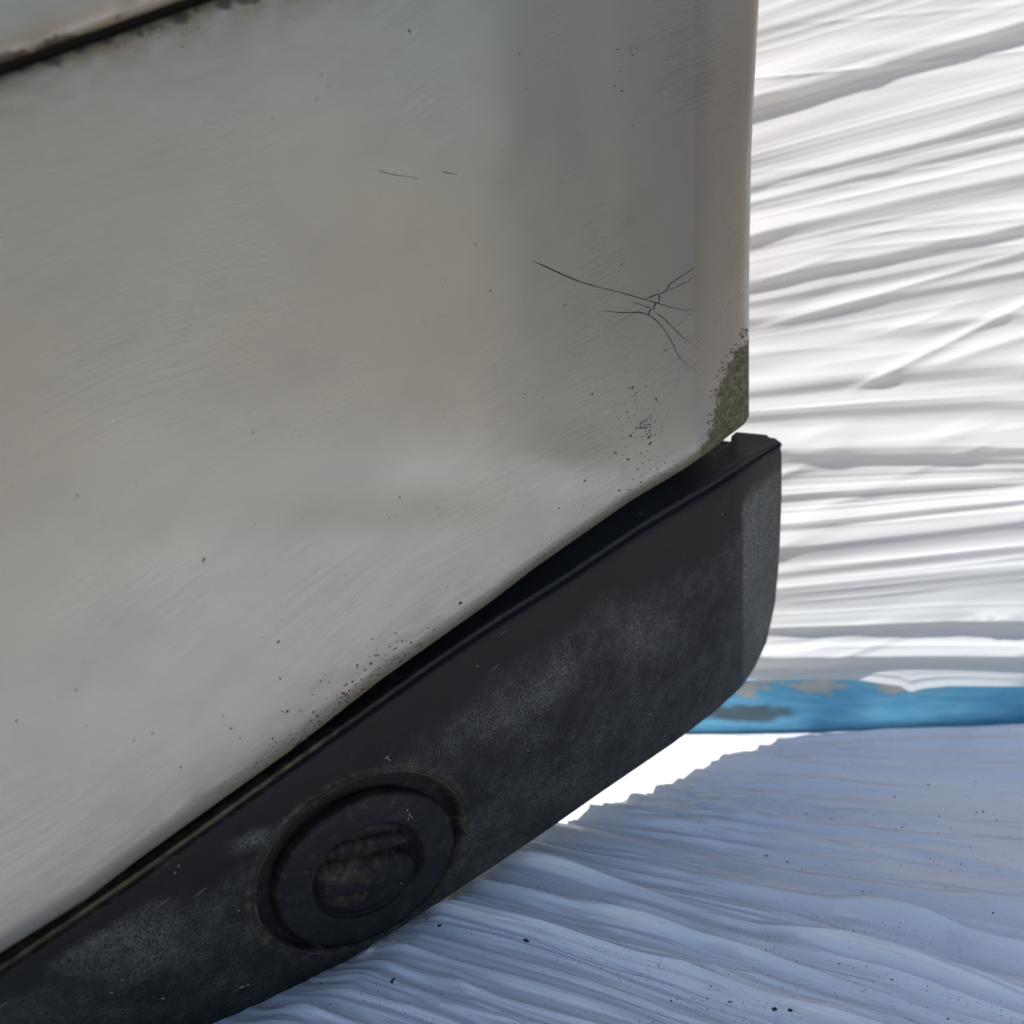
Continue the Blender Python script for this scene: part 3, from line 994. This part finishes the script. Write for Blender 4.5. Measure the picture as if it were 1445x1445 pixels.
# cracks, chips and specks on the paint
def ribbon(pts, w0, w1, parent, name, mat, lift=0.00025, taper=True, seed=1):
    q = curve(pts, max(12, 5 * len(pts)), 1)
    n = len(q)
    j = np.stack([vnoise(np.arange(n) * 0.7, np.zeros(n), seed) - 0.5, vnoise(np.arange(n) * 0.7, np.zeros(n), seed + 5) - 0.5], 1) * 0.9
    j[0] = j[-1] = 0
    q = q + j
    d = np.gradient(q, axis=0); d /= np.linalg.norm(d, axis=1)[:, None]
    nn = np.stack([-d[:, 1], d[:, 0]], 1)
    s = np.linspace(0, 1, n)
    w = (w0 + (w1 * 0.6 - w0) * s) * (0.6 + 0.7 * vnoise(np.arange(n) * 0.45, np.zeros(n), seed + 9))
    if taper:
        w = w * np.clip(np.minimum(s * 12, 1), 0.25, 1)
    a = q + nn * w[:, None] * 0.5; b = q - nn * w[:, None] * 0.5
    Pa = on_face(a[:, 0], a[:, 1], shell_off(a[:, 0], a[:, 1]) + lift)
    Pm = on_face(q[:, 0], q[:, 1], shell_off(q[:, 0], q[:, 1]) + lift * 1.15)
    Pb = on_face(b[:, 0], b[:, 1], shell_off(b[:, 0], b[:, 1]) + lift)
    P = np.stack([Pa, Pm, Pb])
    return link_mesh(name, P, grid_faces(3, n), mat, parent)


CR = [([(751, 368), (793, 387), (825, 400), (850, 406.5), (887, 416), (912.4, 423.3)], 1.6, 1.5),
      ([(912.4, 423.3), (930.5, 428.6), (948, 434), (965, 438), (982, 436.4)], 1.3, 0.7),
      ([(912.4, 423.3), (916.4, 419.9), (930.5, 414.6), (949, 407.4), (965, 400.3), (980, 390.3)], 1.3, 0.7),
      ([(940.7, 410.6), (944.5, 401.2), (961.6, 390.3), (980.3, 377.9)], 1.2, 0.6),
      ([(930.5, 414.6), (930.8, 424.6), (928.9, 428.3)], 1.1, 0.9),
      ([(925.5, 427), (922.4, 437)], 1.5, 1.5), ([(918, 436.4), (915, 444.8)], 1.5, 1.5),
      ([(849.5, 438.6), (874.4, 441), (902.4, 441), (914.9, 443.9), (924, 449.5), (940, 468), (949, 483.7), (958.5, 504), (968, 513.3), (982, 522.7)], 1.4, 0.7),
      ([(922.4, 438.6), (936.7, 449), (955.4, 468), (968, 480), (979, 482.8)], 1.1, 0.6),
      ([(890, 425.2), (906, 431), (918, 434.5), (922.4, 437)], 0.7, 0.9),
      ([(533, 241), (560, 247.5), (590, 251.5)], 1.0, 0.9), ([(625, 243), (646, 246)], 1.2, 0.8)]
for k, (pts, w0, w1) in enumerate(CR):
    ribbon(pts, w0, w1, bumper, 'paint_crack', M_CRACK, seed=k * 3)


def specks(name, lst, mat, fn=shell_off, lift=0.0003, seed=2):
    r_ = np.random.RandomState(seed)
    V_, F_ = [], []
    for (x, y, w, h, a) in lst:
        if y > bot_y(x) - 2.5 or y < seam_y(x) + 2 or x > right_x(y) - 2:
            continue
        n = 8
        t = np.linspace(0, 2 * math.pi, n, endpoint=False)
        k = r_.uniform(0.6, 1.25, n)
        dx = np.cos(t) * w * k; dy = np.sin(t) * h * k
        X_ = x + dx * math.cos(a) + dy * math.sin(a); Y_ = y - dx * math.sin(a) + dy * math.cos(a)
        R_ = on_face(X_, Y_, fn(X_, Y_) + lift * 0.2)
        C_ = on_face(np.array([x]), np.array([y]), fn(np.array([x]), np.array([y])) + lift + 0.0001 * min(w, 3))
        i0 = len(V_)
        V_.extend(R_.tolist()); V_.extend(C_.tolist())
        for i in range(n):
            F_.append([i0 + (i + 1) % n, i0 + i, i0 + n])
    o = link_mesh(name, V_, F_, mat, bumper)
    o['kind'] = 'stuff'
    return o


r_ = np.random.RandomState(11)
sp = [(287.5, 790, 4.0, 1.6, 1.2), (892.5, 547.5, 3.2, 1.0, 1.0), (926, 563, 2.2, 1.1, .8), (927, 566, 1.6, .9, .2), (890, 615, 2.0, 2.0, .4), (886, 648, 2.6, 1.3, .2),
      (393, 906, 3.2, 1.1, 1.0), (396, 958, 2.4, 1.0, -.8), (650, 851, 2.8, 2.4, .8), (357, 610, 1.4, 1.2, 0), (255, 1083, 1.8, 1.5, .3), (215, 1035, 1.8, 1.3, .2), (189, 1045, 1.3, 1.1, 0),
      (23, 1018, 2, 1.4, .5), (108, 974, 1.6, 1.4, 0), (121, 1024, 1.6, 1.2, -.5), (578, 44, 2.4, 3.0, .8), (447, 140, 1.3, 1.2, 0), (463, 121, 1.2, .9, 0), (385, 167, 1.4, 1.1, 0), (692, 411, 1.4, 1.2, 0),
      (671, 345, 1.4, 1.0, .5), (797, 431, 1.5, 1.0, -.7), (916, 617, 4, 1.1, .5), (918, 626, 3.4, 1.0, .8), (905, 640, 1.6, .8, .2), (939, 494, 1.6, .8, .9), (877, 373, 1.2, 1.0, 0), (888, 548, .8, .8, 0),
      (406, 1004, 3, 1.2, .7), (398, 1004, 1.5, 1, .2), (326, 1028, 2.0, 1.5, .4), (339, 1042, 2, .9, .3), (258, 66, 2, 1, -.8), (868, 645 - 6, 2, .8, .6), (874, 692, 1.6, 1.3, .6), (826, 700 - 22, 1.7, 1.3, .3), (789, 717, 1.8, 1.1, .9),
      (836, 557, 1.6, .8, 1), (741, 556, 1.2, 1, 0)]
for k in range(75):
    sp.append((905 + r_.normal() * 17, 612 + r_.normal() * 32, r_.uniform(.4, 1.7), r_.uniform(.3, .8), r_.uniform(0.2, 1.2)))
for k in range(34):
    sp.append((911 + r_.normal() * 5, 601 + r_.normal() * 5, r_.uniform(.7, 2.0), r_.uniform(.35, .8), r_.uniform(-.3, 1.0)))
for k in range(210):
    x = r_.uniform(20, 1000); sp.append((x, seam_y(x) + 30 + r_.rand() * (bot_y(x) - seam_y(x) - 40), r_.uniform(.4, 1.1), r_.uniform(.3, .8), r_.uniform(0, 3)))
for k in range(9):
    sp.append((885 + r_.normal() * 10, r_.uniform(0, 150), r_.uniform(.8, 2.0), r_.uniform(.5, .9), r_.uniform(-1, 1)))
specks('dirt_specks', sp, M_CRACK)
sp = []
for k in range(170):
    x = 300 + 330 * r_.beta(2.2, 2.0)
    d = 4 + r_.exponential(15)
    sp.append((x, bot_y(x) - d, r_.uniform(.6, 2.4), r_.uniform(.4, 1.1), rad(34) + r_.normal() * .35))
for k in range(60):
    x = r_.uniform(80, 300); sp.append((x, bot_y(x) - 3 - r_.exponential(12), r_.uniform(.4, 1.2), r_.uniform(.3, .8), rad(34)))
for k in range(60):
    x = r_.uniform(760, 1000); sp.append((x, bot_y(x) - 5 - r_.exponential(8), r_.uniform(.5, 1.8), r_.uniform(.4, .8), rad(34)))
for k in range(70):
    x = r_.uniform(150, 420); sp.append((x, seam_y(x) + 9 + r_.exponential(11), r_.uniform(.6, 2.4), r_.uniform(.4, 1.0), rad(20) + r_.normal() * .2))
for (cx_, cy_) in ((593, 911), (578, 926), (568, 932), (485, 978), (492, 990), (512, 992), (500, 1000)):
    for k in range(9):
        sp.append((cx_ + r_.normal() * 4, cy_ + r_.normal() * 2.5, r_.uniform(.7, 2.2), r_.uniform(.5, 1.1), rad(34)))
specks('grime_specks', sp, M_SPECK, seed=4)
# algae crumbs that stand up from the paint
sp = []
for k in range(230):
    y = r_.uniform(462, 618)
    xl_ = np.interp(y, [440, 475, 520, 560, 600, 640], [1066, 1046, 1018, 1006, 998, 990])
    x = xl_ - 6 + (right_x(y) - xl_ + 4) * r_.rand() ** 0.8
    if y > bot_y(x) - 3 or x > right_x(y) - 1:
        continue
    sp.append((x, y, r_.uniform(.6, 1.9), r_.uniform(.5, 1.2), r_.uniform(0, 3)))
specks('algae_crumbs', sp, mat_simple('algae_olive', (0.075, 0.066, 0.024), 0.95, 500, 0.6), lift=0.0006, seed=8)

# pale nicks on the black cap and trim
def nicks(lst):
    V_, F_ = [], []
    for (x, y, w, h, a, dep) in lst:
        n = 7
        t = np.linspace(0, 2 * math.pi, n, endpoint=False)
        k = r_.uniform(0.5, 1.2, n)
        dx = np.cos(t) * w * k; dy = np.sin(t) * h * k
        X_ = x + dx * math.cos(a) + dy * math.sin(a); Y_ = y - dx * math.sin(a) + dy * math.cos(a)
        R_ = on_face(X_, Y_, trim_off(X_, Y_) + dep)
        C_ = on_face(np.array([x]), np.array([y]), trim_off(np.array([x]), np.array([y])) + dep + 0.0003)
        i0 = len(V_); V_.extend(R_.tolist()); V_.extend(C_.tolist())
        for i in range(n):
            F_.append([i0 + (i + 1) % n, i0 + i, i0 + n])
    o = link_mesh('pale_nicks', V_, F_, M_CHIP, bumper)
    o['kind'] = 'stuff'


nicks([(575, 1143, 2.2, 1, 1.4, .0028), (578, 1150, 4.0, .8, 1.5, .0028), (576, 1156, 2.5, .7, 1.1, .0028), (581, 1153, 2, .6, 1.8, .0028),
       (546, 1069, 3.2, .9, .6, .0007), (549, 1072, 2, .8, -.8, .0007), (341, 1393, 5, 1, .4, .0007), (350, 1390, 4, .9, 1.0, .0007),
       (674, 940, 1.2, .8, .4, .0007), (917, 1008, 1, .8, .4, .0007), (146, 1313, 1.4, 1, .4, .0007), (252, 1222, 3, .8, .9, .0007), (247, 1232, 2.5, .6, 1, .0007),
       (337, 1285, 1.8, .8, .8, .0007), (173, 1383, 3.2, .8, .5, .0007), (158, 1401, 2.4, .7, 0, .0007), (230, 1409, 3, .8, .1, .0007), (745, 1180 - 120, 1, .8, 0, .0007)])

# added, unseen cabinet to the right of the scene, which the paint mirrors
refl_block = thing('mirrored_block', 'added out-of-view dark blue grey cabinet on four legs standing right of the sheet', 'block', (1.5, 0.75, -0.05))
M_BLOCK = mat_simple('blue_grey_block', (0.018, 0.023, 0.032), 0.5, 12)


def solid(name, cx, cy, hx, hy, z0, z1, parent, mat):
    v = [(cx + sx * hx, cy + sy * hy, z) for z in (z0, z1) for sx, sy in ((-1, -1), (1, -1), (1, 1), (-1, 1))]
    f = [[3, 2, 1, 0], [4, 5, 6, 7]] + [[i, (i + 1) % 4, (i + 1) % 4 + 4, i + 4] for i in range(4)]
    o = link_mesh(name, v, f, mat, parent, smooth=False)
    b_ = o.modifiers.new('edge', 'BEVEL'); b_.width = 0.004; b_.segments = 3
    return o


solid('block_body', 1.55, 0.75, 0.25, 0.31, 0.16, 1.9, refl_block, M_BLOCK)
solid('block_front', 1.292, 0.75, 0.0075, 0.29, 0.19, 1.87, refl_block, M_BLOCK)
for sx in (-1, 1):
    for sy in (-1, 1):
        solid('block_leg', 1.55 + sx * 0.22, 0.75 + sy * 0.28, 0.02, 0.02, -0.05, 0.158, refl_block, M_BLOCK)
